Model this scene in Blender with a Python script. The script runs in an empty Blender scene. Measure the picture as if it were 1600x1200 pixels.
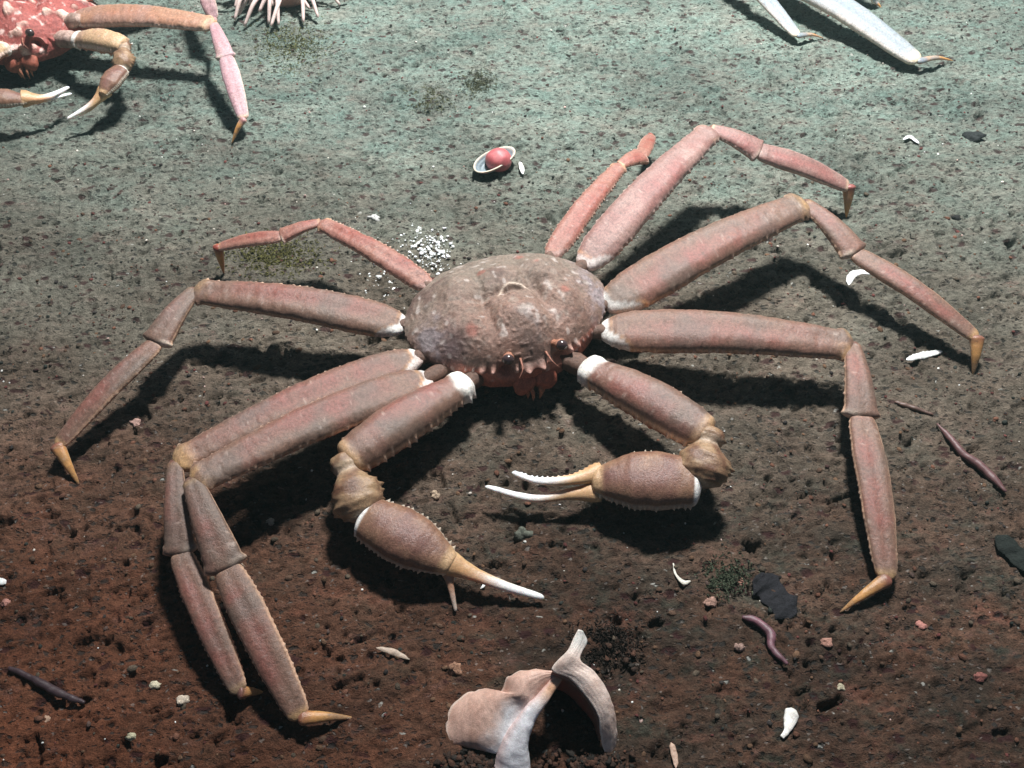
import bpy, math, random
import numpy as np
from mathutils import Vector

# ------------------------------------------------------------------ camera, water light, exposure
S = bpy.context.scene
COL = S.collection
PITCH = math.radians(50)
CAM = np.array([0.0, -0.44, 0.51])
FPX = 1386.0                                    # focal length in photo pixels (1600 wide)
cd = bpy.data.cameras.new('camera')
cam = bpy.data.objects.new('camera', cd); COL.objects.link(cam)
cam.location = CAM; cam.rotation_euler = (math.pi/2 - PITCH, 0, 0)
cd.sensor_width = 36; cd.lens = 36*FPX/1600; cd.clip_start = 0.01; cd.clip_end = 200
S.camera = cam

LAMP = np.array([0.17, 0.64, 1.40])
W = bpy.data.worlds.new('World'); S.world = W; W.use_nodes = True
nt = W.node_tree; bg = nt.nodes['Background']
sky = nt.nodes.new('ShaderNodeTexSky'); sky.sky_type = 'NISHITA'; sky.sun_disc = False
sky.sun_elevation = math.radians(45); sky.sun_rotation = math.radians(10)
nt.links.new(sky.outputs[0], bg.inputs[0]); bg.inputs[1].default_value = 0.032

ld = bpy.data.lights.new('dive_lamp', 'SPOT')
ld.energy = 305; ld.color = (1.0, 0.985, 0.97); ld.shadow_soft_size = 0.085
ld.spot_size = math.radians(116); ld.spot_blend = 1.0
lamp = bpy.data.objects.new('dive_lamp', ld); COL.objects.link(lamp)
lamp.location = LAMP
lamp.rotation_euler = (Vector((0.20, 0.72, 0)) - Vector(LAMP)).to_track_quat('-Z', 'Y').to_euler()

S.view_settings.view_transform = 'Standard'; S.view_settings.look = 'None'
S.view_settings.exposure = 0.0; S.view_settings.gamma = 1.0; S.view_settings.use_curve_mapping = False

# ------------------------------------------------------------------ noise + ground height
def _hash(ix, iy, iz, seed):
    h = (ix*374761393 + iy*668265263 + iz*2147483647 + seed*974634777) & 0xffffffff
    h = ((h ^ (h >> 13))*1274126177) & 0xffffffff
    h = (h ^ (h >> 16)) & 0xffffffff
    h = (h*2246822519) & 0xffffffff
    return ((h ^ (h >> 15)) & 0xffff)/65535.0
def vnoise(x, y, z=0.0, seed=0):
    x, y, z = np.broadcast_arrays(np.asarray(x, float), np.asarray(y, float), np.asarray(z, float))
    ix, iy, iz = np.floor(x).astype(np.int64), np.floor(y).astype(np.int64), np.floor(z).astype(np.int64)
    fx, fy, fz = x-ix, y-iy, z-iz
    sx, sy, sz = [f*f*(3-2*f) for f in (fx, fy, fz)]
    def c(a, b, d): return _hash(ix+a, iy+b, iz+d, seed)
    def pl(d):
        u = c(0, 0, d)*(1-sx)+c(1, 0, d)*sx
        v = c(0, 1, d)*(1-sx)+c(1, 1, d)*sx
        return u*(1-sy)+v*sy
    if np.all(z == 0): return pl(0)
    return pl(0)*(1-sz)+pl(1)*sz
def fbm(x, y, z=0.0, seed=0, oct=4, gain=.5):
    a, s, tot = 1.0, 0.0, 0.0
    for k in range(oct):
        s = s + a*(vnoise(np.asarray(x)*2**k, np.asarray(y)*2**k, np.asarray(z)*2**k, seed+k*17)-.5); tot += a; a *= gain
    return s/tot*2          # about -1..1
def smooth(a, b, x):
    t = np.clip((x-a)/(b-a), 0, 1); return t*t*(3-2*t)

# hollows and mounds of the sea bed (x, y, radius, depth)
MOUNDS = []
def ground_low(x, y):
    x = np.asarray(x, float); y = np.asarray(y, float)
    h = 0.006*fbm(x*3.1+7, y*3.1, 0, 3, 3)
    h = h + 0.0022*fbm(x*17, y*22, 0, 11, 3)
    for (mx, my, r, d) in MOUNDS:
        h = h + d*np.exp(-((x-mx)**2+(y-my)**2)/(r*r))
    return h
def ground_h(x, y):
    x = np.asarray(x, float); y = np.asarray(y, float)
    h = ground_low(x, y)
    # streaky relief running slightly down to the right
    ca, sa = math.cos(.35), math.sin(.35)
    u, v = x*ca+y*sa, -x*sa+y*ca
    front = smooth(.15, -.15, y)
    h = h + 0.0019*(1+.6*front)*fbm(u*48, v*95, 0, 31, 5, .66)+.0012*front*fbm(u*120, v*140, 0, 37, 3, .6)
    # small pits, several sizes
    msk = .6+1.4*smooth(-.35, .45, fbm(x*11, y*14, 0, 201, 3))
    h = h + .0022*fbm(u*20+5, v*34, 0, 211, 3)*msk
    for (sc, thr, dep, sd) in ((170, .76, .0028, 51), (310, .70, .0022, 67), (100, .86, .0042, 83)):
        n = vnoise(u*sc*.75, v*sc, 0, sd)
        h = h - dep*msk*smooth(thr, .95, n)
    # little raised crumbs
    n = vnoise(u*210+4, v*230, 0, 91)
    h = h + .0018*smooth(.70, .95, n)
    return h

def ray(px, py):
    x, t = (px-800)/FPX, (py-600)/FPX
    c, s = math.cos(PITCH), math.sin(PITCH)
    return np.array([x, c-t*s, -(s+t*c)])
def P(px, py, z=0.0):
    """the point of the place that stands z metres above the sea floor on that line of sight"""
    d = ray(px, py)
    k = (z-CAM[2])/d[2]
    return CAM+d*k
def G(px, py, dz=0.0, fine=False):
    z = 0.0
    for _ in range(4):
        p = P(px, py, z+dz); z = float((ground_h if fine else ground_low)(p[0], p[1]))
    return P(px, py, z+dz)
def depth(p):
    d = np.asarray(p)-CAM
    return d[1]*math.cos(PITCH)-d[2]*math.sin(PITCH)
def px2m(w, p): return w*depth(p)/FPX

# ------------------------------------------------------------------ object helpers
def tag(o, label=None, cat=None, group=None, kind=None):
    for k, v in (('label', label), ('category', cat), ('group', group), ('kind', kind)):
        if v: o[k] = v
    return o
def empty(name, loc, rz=0):
    o = bpy.data.objects.new(name, None); COL.objects.link(o); o.location = loc
    o.rotation_euler = (0, 0, rz); o.empty_display_size = .02
    return o
def mesh_obj(name, V, F, mat, parent=None, colors=None, smooth_=True, origin=None):
    """V world coordinates; the object's origin is put at `origin` (parents never rotate)"""
    V = np.asarray(V, float)
    o0 = np.asarray(origin if origin is not None else V.mean(0), float)
    me = bpy.data.meshes.new(name)
    F = list(F) if not isinstance(F, np.ndarray) else F.tolist()
    me.from_pydata((V-o0).tolist(), [], F); me.update()
    if smooth_: me.polygons.foreach_set('use_smooth', [True]*len(me.polygons))
    if colors is not None:
        a = me.color_attributes.new('tint', 'FLOAT_COLOR', 'POINT')
        c = np.ones((len(V), 4)); c[:, :3] = np.clip(colors, 0, 1)
        a.data.foreach_set('color', c.ravel())
    o = bpy.data.objects.new(name, me); COL.objects.link(o)
    if mat: me.materials.append(mat)
    if parent is not None:
        o.parent = parent
        q = parent; off = np.zeros(3)
        while q is not None: off = off+np.array(q.location); q = q.parent
        o.location = o0-off
    else: o.location = o0
    return o
def grid_faces(nr, nc, wrap=True, off=0):
    i = np.arange(nr-1)[:, None]; j = np.arange(nc if wrap else nc-1)[None, :]
    a = i*nc+j; b = i*nc+(j+1) % nc; c = (i+1)*nc+(j+1) % nc; d = (i+1)*nc+j
    return (np.stack([a, b, c, d], -1).reshape(-1, 4)+off)

# ------------------------------------------------------------------ materials
def mat_new(name):
    m = bpy.data.materials.new(name); m.use_nodes = True
    return m, m.node_tree, m.node_tree.nodes['Principled BSDF']
def N(nt, typ, **kw):
    n = nt.nodes.new(typ)
    for k, v in kw.items():
        if k in n.inputs: n.inputs[k].default_value = v
        else: setattr(n, k, v)
    return n
def tinted(name, mottle=.35, scale=420, rough=.55, bump=.4, spec=.35, sss=0.0, fine=1500, speck=0.0):
    """base colour from the mesh's own tint, broken up by grain"""
    m, t, b = mat_new(name); L = t.links.new
    at = N(t, 'ShaderNodeAttribute', attribute_name='tint')
    tc = N(t, 'ShaderNodeTexCoord')
    n1 = N(t, 'ShaderNodeTexNoise', Scale=scale, Detail=5.0, Roughness=.65)
    n2 = N(t, 'ShaderNodeTexNoise', Scale=fine, Detail=3.0, Roughness=.7)
    L(tc.outputs['Object'], n1.inputs['Vector']); L(tc.outputs['Object'], n2.inputs['Vector'])
    mr = N(t, 'ShaderNodeMapRange'); mr.inputs[1].default_value = .3; mr.inputs[2].default_value = .7
    mr.inputs[3].default_value = 1-mottle; mr.inputs[4].default_value = 1+mottle
    L(n1.outputs['Fac'], mr.inputs[0])
    mr2 = N(t, 'ShaderNodeMapRange'); mr2.inputs[1].default_value = .3; mr2.inputs[2].default_value = .7
    mr2.inputs[3].default_value = 1-mottle*.8; mr2.inputs[4].default_value = 1+mottle*.8
    L(n2.outputs['Fac'], mr2.inputs[0])
    mu = N(t, 'ShaderNodeMath', operation='MULTIPLY'); L(mr.outputs[0], mu.inputs[0]); L(mr2.outputs[0], mu.inputs[1])
    mx = N(t, 'ShaderNodeVectorMath', operation='SCALE')
    L(at.outputs['Color'], mx.inputs[0]); L(mu.outputs[0], mx.inputs['Scale'])
    L(mx.outputs[0], b.inputs['Base Color'])
    b.inputs['Roughness'].default_value = rough
    b.inputs['Specular IOR Level'].default_value = spec
    if sss:
        b.inputs['Subsurface Weight'].default_value = sss
        b.inputs['Subsurface Radius'].default_value = (.006, .0025, .0015)
        b.inputs['Subsurface Scale'].default_value = 1.0
    ad = N(t, 'ShaderNodeMath', operation='ADD'); L(n1.outputs['Fac'], ad.inputs[0]); L(n2.outputs['Fac'], ad.inputs[1])
    bp = N(t, 'ShaderNodeBump'); bp.inputs['Strength'].default_value = bump; bp.inputs['Distance'].default_value = .0012
    L(ad.outputs[0], bp.inputs['Height']); L(bp.outputs[0], b.inputs['Normal'])
    return m
M_shell = tinted('crab_shell', .34, 520, .42, .35, .45, .08)
M_cara = tinted('carapace_shell', .36, 420, .50, .5, .35, .05)
M_claw = tinted('claw_shell', .30, 520, .38, .35, .55, .10)
M_tip = tinted('claw_tip_horn', .18, 500, .35, .25, .5, .2)
M_soft = tinted('soft_flesh', .12, 300, .45, .2, .5, .08)
M_chalk = tinted('chalky_shell', .20, 320, .42, .3, .5, .08)
M_rock = tinted('grain', .4, 500, .8, .8, .2)
M_weed = tinted('weed_fuzz', .4, 800, .9, .6, .1)
def eye_mat():
    m, t, b = mat_new('eye_black')
    b.inputs['Base Color'].default_value = (.05, .03, .03, 1); b.inputs['Roughness'].default_value = .18
    b.inputs['Specular IOR Level'].default_value = .8
    return m
M_eye = eye_mat()

def ground_mat():
    m, t, b = mat_new('seabed_silt'); L = t.links.new
    g = N(t, 'ShaderNodeNewGeometry'); sx = N(t, 'ShaderNodeSeparateXYZ'); L(g.outputs['Position'], sx.inputs[0])
    mp = N(t, 'ShaderNodeMapping'); mp.inputs['Rotation'].default_value = (0, 0, -.35); mp.inputs['Scale'].default_value = (.7, 1.15, 1)
    L(g.outputs['Position'], mp.inputs[0])
    def noise(s, d=5, r=.6, src=mp.outputs[0]):
        n = N(t, 'ShaderNodeTexNoise', Scale=s, Detail=float(d), Roughness=r); L(src, n.inputs['Vector']); return n.outputs['Fac']
    def rng(v, a, b_, c, d):
        n = N(t, 'ShaderNodeMapRange'); L(v, n.inputs[0])
        for i, q in enumerate((a, b_, c, d)): n.inputs[1+i].default_value = q
        return n.outputs[0]
    def math_(op, a, b_):
        n = N(t, 'ShaderNodeMath', operation=op)
        for i, q in enumerate((a, b_)):
            if isinstance(q, (int, float)): n.inputs[i].default_value = q
            else: L(q, n.inputs[i])
        return n.outputs[0]
    def mix(f, a, b_, typ='MIX'):
        n = N(t, 'ShaderNodeMix', data_type='RGBA', blend_type=typ)
        if isinstance(f, (int, float)): n.inputs[0].default_value = f
        else: L(f, n.inputs[0])
        for i, q in ((6, a), (7, b_)):
            if isinstance(q, tuple): n.inputs[i].default_value = (*q, 1)
            else: L(q, n.inputs[i])
        return n.outputs[2]
    # ground colour turns from dark reddish brown in front to paler grey-green behind
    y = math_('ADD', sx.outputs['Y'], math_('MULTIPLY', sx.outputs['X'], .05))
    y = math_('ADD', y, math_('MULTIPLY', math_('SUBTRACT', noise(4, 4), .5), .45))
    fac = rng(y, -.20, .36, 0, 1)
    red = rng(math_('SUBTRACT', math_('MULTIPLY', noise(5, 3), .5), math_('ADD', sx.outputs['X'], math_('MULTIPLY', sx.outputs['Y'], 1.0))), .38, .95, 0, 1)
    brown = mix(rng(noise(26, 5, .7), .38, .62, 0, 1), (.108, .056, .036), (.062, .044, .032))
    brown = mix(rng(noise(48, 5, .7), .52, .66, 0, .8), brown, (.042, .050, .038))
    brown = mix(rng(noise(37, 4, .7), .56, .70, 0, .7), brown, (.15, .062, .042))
    brown = mix(red, brown, (.165, .055, .026))  # warm lamp glow at the front left, put into the mud colour
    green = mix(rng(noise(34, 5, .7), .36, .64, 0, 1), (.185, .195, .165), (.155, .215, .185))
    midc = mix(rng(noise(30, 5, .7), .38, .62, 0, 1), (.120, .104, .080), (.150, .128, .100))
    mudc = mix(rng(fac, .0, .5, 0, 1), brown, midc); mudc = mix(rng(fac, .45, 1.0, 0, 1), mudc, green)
    # patches with pinkish coralline dust
    mudc = mix(rng(noise(60, 5, .7), .58, .72, 0, .45), mudc, (.17, .09, .075))
    # grain
    gr = noise(900, 4, .75, g.outputs['Position'])
    md = noise(230, 5, .7)
    k = math_('MULTIPLY', rng(gr, .3, .7, .50, 1.50), rng(md, .3, .7, .50, 1.50))
    sc = N(t, 'ShaderNodeVectorMath', operation='SCALE'); L(mudc, sc.inputs[0]); L(k, sc.inputs['Scale'])
    # dark grit lying in the silt
    big = noise(9, 4, .6)
    bs_ = N(t, 'ShaderNodeVectorMath', operation='SCALE'); L(sc.outputs[0], bs_.inputs[0]); L(rng(big, .35, .65, .72, 1.25), bs_.inputs['Scale']); sc = bs_
    v = N(t, 'ShaderNodeTexVoronoi', Scale=95.0, Randomness=1.0); 
    wv = N(t, 'ShaderNodeVectorMath', operation='ADD'); ns = N(t, 'ShaderNodeTexNoise', Scale=160.0, Detail=3.0)
    L(mp.outputs[0], ns.inputs['Vector']); sm = N(t, 'ShaderNodeVectorMath', operation='SCALE'); sm.inputs['Scale'].default_value = .008
    L(ns.outputs['Color'], sm.inputs[0]); L(mp.outputs[0], wv.inputs[0]); L(sm.outputs[0], wv.inputs[1]); L(wv.outputs[0], v.inputs['Vector'])
    sp = N(t, 'ShaderNodeSeparateColor'); L(v.outputs['Color'], sp.inputs[0])
    spot = math_('MULTIPLY', rng(v.outputs['Distance'], .20, .34, 1, 0), rng(sp.outputs[0], .52, .58, 0, 1))
    c2 = mix(math_('MULTIPLY', spot, .8), sc.outputs[0], (.040, .014, .015))
    v2 = N(t, 'ShaderNodeTexVoronoi', Scale=190.0, Randomness=1.0); L(wv.outputs[0], v2.inputs['Vector'])
    sp2 = N(t, 'ShaderNodeSeparateColor'); L(v2.outputs['Color'], sp2.inputs[0])
    spot2 = math_('MULTIPLY', rng(v2.outputs['Distance'], .22, .36, 1, 0), rng(sp2.outputs[1], .52, .58, 0, 1))
    c3 = mix(math_('MULTIPLY', spot2, .75), c2, (.030, .032, .030))
    spot3 = math_('MULTIPLY', rng(v2.outputs['Distance'], .14, .24, 1, 0), rng(sp2.outputs[2], .955, .965, 0, 1))
    c4 = mix(math_('MULTIPLY', spot3, .8), c3, (.42, .42, .38))
    v3 = N(t, 'ShaderNodeTexVoronoi', Scale=360.0, Randomness=1.0); L(wv.outputs[0], v3.inputs['Vector'])
    sp3 = N(t, 'ShaderNodeSeparateColor'); L(v3.outputs['Color'], sp3.inputs[0])
    spot4 = math_('MULTIPLY', rng(v3.outputs['Distance'], .22, .38, 1, 0), rng(sp3.outputs[0], .60, .64, 0, 1))
    c4 = mix(math_('MULTIPLY', spot4, .7), c4, (.030, .022, .020))
    spot5 = math_('MULTIPLY', rng(v3.outputs['Distance'], .20, .34, 1, 0), rng(sp3.outputs[1], .86, .90, 0, 1))
    c4 = mix(math_('MULTIPLY', spot5, .35), c4, (.42, .38, .34))
    pits = math_('ADD', math_('ADD', spot, spot2), spot4)
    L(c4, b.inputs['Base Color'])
    b.inputs['Roughness'].default_value = .85; b.inputs['Specular IOR Level'].default_value = .15
    bp = N(t, 'ShaderNodeBump'); bp.inputs['Strength'].default_value = 1.0; bp.inputs['Distance'].default_value = .0026
    L(math_('SUBTRACT', math_('ADD', md, math_('MULTIPLY', gr, .7)), math_('MULTIPLY', pits, .45)), bp.inputs['Height']); L(bp.outputs[0], b.inputs['Normal'])
    return m
M_ground = ground_mat()

# ------------------------------------------------------------------ sea bed
def axis(lo, hi, step, far, grow):
    a = list(np.arange(lo, hi, step)); s = step; x = a[-1]
    out = []
    while x < far: s = min(s*grow, 4); x += s; out.append(x)
    s = step; x = lo; inn = []
    while x > -far: s = min(s*grow, 4); x -= s; inn.append(x)
    return np.array(inn[::-1]+a+out)

MOUNDS += [(P(845, 840)[0], P(845, 840)[1], .02, .004), (P(1200, 925)[0], P(1200, 925)[1], .012, -.004),
           (P(420, 900)[0], P(420, 900)[1], .008, -.004), (P(960, 1040)[0], P(960, 1040)[1], .018, -.009),
           (P(820, 1175)[0], P(820, 1175)[1], .02, -.006)]
xs = axis(-.62, .62, .00125, 30, 1.18); ys = axis(-.33, .62, .0014, 30, 1.18)
X, Y = np.meshgrid(xs, ys)
fade = smooth(3.0, 1.2, np.hypot(X, Y))
Z = ground_h(X, Y)*fade
V = np.stack([X, Y, Z], -1).reshape(-1, 3)
me = bpy.data.meshes.new('seabed')
F = grid_faces(len(ys), len(xs), wrap=False)
me.vertices.add(len(V)); me.vertices.foreach_set('co', V.ravel())
me.loops.add(F.size); me.loops.foreach_set('vertex_index', F.ravel().astype(np.int32))
me.polygons.add(len(F)); me.polygons.foreach_set('loop_start', np.arange(0, F.size, 4, dtype=np.int32))
me.polygons.foreach_set('use_smooth', np.ones(len(F), bool)); me.update(calc_edges=True)
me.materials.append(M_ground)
seabed = bpy.data.objects.new('seabed', me); COL.objects.link(seabed); tag(seabed, kind='structure')

# ------------------------------------------------------------------ lofted shell segments
def catmull(pts, n):
    pts = np.asarray(pts, float)
    if len(pts) == 2:
        t = np.linspace(0, 1, n)[:, None]; return pts[0]*(1-t)+pts[1]*t
    d = np.r_[0, np.cumsum(np.linalg.norm(np.diff(pts, axis=0), axis=1))]; d /= d[-1]
    ext = np.vstack([2*pts[0]-pts[1], pts, 2*pts[-1]-pts[-2]])
    out = []
    for t in np.linspace(0, 1, n):
        k = min(np.searchsorted(d, t, side='right')-1, len(pts)-2); k = max(k, 0)
        u = (t-d[k])/(d[k+1]-d[k]); p0, p1, p2, p3 = ext[k:k+4]
        out.append(.5*((2*p1)+(-p0+p2)*u+(2*p0-5*p1+4*p2-p3)*u*u+(-p0+3*p1-3*p2+p3)*u**3))
    return np.array(out)
UPF = np.array([0, -.22, .97])
def loft(pts, prof, thick, hint=UPF, n=60, nc=26, sup=2.3, spikes=(), rough=0.0, seed=0, thickprof=None, shift=None, corners=(), ridge=0.0):
    """pts centre line; prof [(t, half width m)]; thick = thickness/width; spikes [(angle, count, height, spread)].
    returns V, T (along), A (round), edge signs"""
    c = catmull(pts, n); t = np.linspace(0, 1, n)
    # denser rings near both ends so that the caps are round
    tang = np.gradient(c, axis=0); tang /= np.linalg.norm(tang, axis=1)[:, None]
    nn = hint-(tang@hint)[:, None]*tang; nn /= np.linalg.norm(nn, axis=1)[:, None]
    ww = np.cross(tang, nn)
    pt, pw = zip(*prof); w = np.interp(t, pt, pw)
    k = np.array([.25, .5, .25]); 
    for _ in range(2): w[1:-1] = np.convolve(w, k, 'same')[1:-1]
    th = thick if thickprof is None else np.interp(t, *zip(*thickprof))
    ang = np.linspace(0, 2*math.pi, nc, endpoint=False)
    ca, sa = np.cos(ang), np.sin(ang)
    r = (np.abs(ca)**sup+np.abs(sa)**sup)**(-1/sup)
    T, A = np.meshgrid(t, ang, indexing='ij')
    a = w[:, None]*(r*ca)[None, :]; b = (w*th)[:, None]*(r*sa)[None, :]
    k = np.ones_like(a)
    rs = np.random.RandomState(abs(seed))
    disp = np.zeros_like(a)
    for (an, cnt, h, spread) in spikes:
        ph = T*cnt; cell = np.floor(ph).astype(int)
        jit = rs.rand(cnt+2)*.3-.15; hh = rs.rand(cnt+2)*1.0+.25
        f = ph-cell-.5-jit[np.clip(cell, 0, cnt+1)]
        da = np.abs((A-an+math.pi) % (2*math.pi)-math.pi)
        disp += h*hh[np.clip(cell, 0, cnt+1)]*np.clip(1-np.abs(f)*max(3.0, 0.0), 0, 1)*np.clip(1-da/spread, 0, 1)*smooth(0, .05, T)*smooth(1, .95, T)
    loft.spk = np.r_[np.clip(disp/(max([q[2] for q in spikes]+[1e-9])), 0, 1).ravel(), 0, 0]
    disp = disp+ridge*w[:, None]*(np.exp(-((A-1.15)/.22)**2)+.7*np.exp(-((A-2.1)/.2)**2)-.8*np.exp(-((A-1.6)/.25)**2))*smooth(0, .12, T)*smooth(1, .85, T)
    for (an, t0, ht, wt) in corners:
        da = np.abs((A-an+math.pi) % (2*math.pi)-math.pi)
        disp = disp+ht*np.exp(-((T-t0)/wt)**2)*np.clip(1-da/.9, 0, 1)
    if rough:
        q = (c[:, None, :]+ww[:, None, :]*a[..., None]+nn[:, None, :]*b[..., None])
        disp += rough*fbm(q[..., 0]*220, q[..., 1]*220, q[..., 2]*220, seed, 3)
    sh = np.zeros(n) if shift is None else np.interp(t, *zip(*shift))
    a2 = a+disp*ca[None, :]+sh[:, None]; b2 = b+disp*sa[None, :]
    V = c[:, None, :]+ww[:, None, :]*a2[..., None]+nn[:, None, :]*b2[..., None]
    V = V.reshape(-1, 3); T = T.ravel(); A = A.ravel()
    F = grid_faces(n, nc).tolist()
    m = len(V); V = np.vstack([V, c[0]-tang[0]*w[0]*.25, c[-1]+tang[-1]*w[-1]*.25]); T = np.r_[T, 0, 1]; A = np.r_[A, math.pi/2, math.pi/2]
    for j in range(nc):
        F.append((m, (j+1) % nc, j)); F.append((m+1, (n-1)*nc+j, (n-1)*nc+(j+1) % nc))
    return V, F, T, A
def merge(parts):
    V = []; F = []; C = []; o = 0
    for v, f, c in parts:
        V.append(v); F += [tuple(int(i)+o for i in q) for q in f]; C.append(c); o += len(v)
    return np.vstack(V), F, np.vstack(C)
def blob(c, r, sub=10, seed=0, amp=.15, scale=(1, 1, 1)):
    u = np.linspace(0, math.pi, sub+1)[1:-1]; v = np.linspace(0, 2*math.pi, 2*sub, endpoint=False)
    U, Vv = np.meshgrid(u, v, indexing='ij')
    d = np.stack([np.sin(U)*np.cos(Vv), np.sin(U)*np.sin(Vv), np.cos(U)], -1).reshape(-1, 3)
    d = np.vstack([d, [0, 0, 1], [0, 0, -1]])
    k = 1+amp*fbm(d[:, 0]*1.7+seed, d[:, 1]*1.7, d[:, 2]*1.7+seed*3.1, seed, 3)
    V = np.asarray(c)+d*k[:, None]*r*np.array(scale)
    nc = 2*sub; F = grid_faces(sub-1, nc).tolist(); m = (sub-1)*nc
    for j in range(nc): F.append((m, j, (j+1) % nc)); F.append((m+1, (sub-2)*nc+(j+1) % nc, (sub-2)*nc+j))
    F = [tuple(reversed(f)) if len(f) == 4 else f for f in F]
    return V, F
def mixc(a, b, f): f = np.asarray(f)[:, None]; return np.asarray(a)*(1-f)+np.asarray(b)*f

def shell_tint(V, T, A, pal, role, seed=0):
    spkv = loft.spk
    """colours of the living shell: dull top, mauve flank, pale keels with lit rims painted in, red under side"""
    n = len(V); s = seed*7.3
    nz = fbm(V[:, 0]*90+s, V[:, 1]*90, V[:, 2]*90, seed, 3)
    top = np.sin(A); edge = np.abs(np.cos(A))
    c = np.tile(np.array(pal['top']), (n, 1))
    # mauve flush along the middle of the face
    c = mixc(c, pal['flush'], np.clip(smooth(.15, .85, 1-np.abs(np.cos(A)-pal.get('fo', .25)))*smooth(.05, .3, T)*smooth(1.05, .55, T)*.7+nz*.55, 0, 1))
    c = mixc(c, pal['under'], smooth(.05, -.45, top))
    c = mixc(c, pal['keel_rimlight'], smooth(.90, .985, edge)*np.clip(.75+nz*.8, 0, 1)*smooth(-.35, .0, top))  # pale keel, brightened so the colour carries the lit edge
    c = mixc(c, pal['end'], smooth(.90, .985, T)*np.clip(.20+nz*1.8+.35*edge, 0, .85) if role in ('merus',) else np.zeros(n))
    if role == 'merus':
        lim = .028+.085*smooth(.1, 1, np.cos(A)*pal.get('ws', 1))+.012*nz
        c = mixc(c, (.62, .34, .16), np.exp(-((T-lim-.010)/.009)**2)*np.clip(.4+nz*1.2, 0, .7)*pal.get('white', 1))
        c = mixc(c, mixc((.78, .76, .72), (.55, .40, .36), np.clip(nz*1.5+.1, 0, 1)), (smooth(lim+.008, lim-.008, T)*pal.get('white', 1))[:, None]*1.0) if False else c*(1-(smooth(lim+.008, lim-.008, T)*pal.get('white', 1))[:, None])+mixc((.78, .76, .72), (.50, .38, .34), np.clip(nz*1.6+.15, 0, 1))*(smooth(lim+.008, lim-.008, T)*pal.get('white', 1))[:, None]
    if role == 'merus': c = mixc(c, (.16, .06, .04), smooth(.955, .985, T)*smooth(.3, -.5, np.sin(A)+np.cos(A)*.5)*.9)
    if role == 'carpus':
        c = mixc(c, pal['end'], smooth(.12, .04, T)*np.clip(.5+nz*1.5, 0, .8)); c = mixc(c, (.14, .055, .04), smooth(.055, .025, T)*.9)
        c = mixc(c, (.78, .66, .54), smooth(.90, .97, T)*smooth(-.1, .9, np.cos(A)*pal.get('ws', 1))*np.clip(.7+nz, 0, 1))
    if role == 'propodus':
        c = mixc(c, pal['keel_rimlight'], smooth(.05, .0, T)*.5)
        c = mixc(c, pal['end'], smooth(.93, .99, T)*.8)
        c = mixc(c, pal['keel_rimlight'], smooth(.72, .97, -np.cos(A)*pal.get('rim', 1))*.9*smooth(-.5, .2, top))  # whitish lit rim painted along one edge, over the keel
    if role == 'dactyl':
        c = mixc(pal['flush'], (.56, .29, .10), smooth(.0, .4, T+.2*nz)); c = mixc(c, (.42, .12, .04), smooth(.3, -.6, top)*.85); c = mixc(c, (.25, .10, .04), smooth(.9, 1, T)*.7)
        c = mixc(c, (.7, .6, .45), smooth(.92, 1, edge)*.4)
    c = mixc(c, (.70, .50, .40), smooth(.1, .6, spkv)*.75)
    dirt = fbm(V[:, 0]*40+s, V[:, 1]*40, V[:, 2]*40+3, seed+5, 4)
    c = mixc(c, pal.get('dirt', (.20, .17, .14)), np.clip(smooth(-.05, .45, dirt)*.65*smooth(-.2, .6, top), 0, 1))
    sp = vnoise(V[:, 0]*420+s, V[:, 1]*420, V[:, 2]*420, seed+9)
    c = mixc(c, np.array(pal['top'])*.45, smooth(.80, .93, sp)*.55); c = mixc(c, (.52, .42, .36), smooth(.16, .06, sp)*.35)
    return c

PAL = dict(top=(.185, .108, .078), flush=(.225, .080, .064), under=(.40, .10, .05), keel_rimlight=(.72, .46, .31),
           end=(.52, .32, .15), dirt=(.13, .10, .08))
PAL_RED = dict(top=(.29, .135, .105), flush=(.25, .062, .045), under=(.40, .08, .04), keel_rimlight=(.70, .48, .38),
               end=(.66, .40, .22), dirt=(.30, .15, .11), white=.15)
PAL_PINK = dict(top=(.25, .145, .125), flush=(.26, .09, .08), under=(.50, .17, .10), keel_rimlight=(.80, .62, .55),
                end=(.66, .48, .30), dirt=(.34, .22, .19), white=.5)

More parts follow.
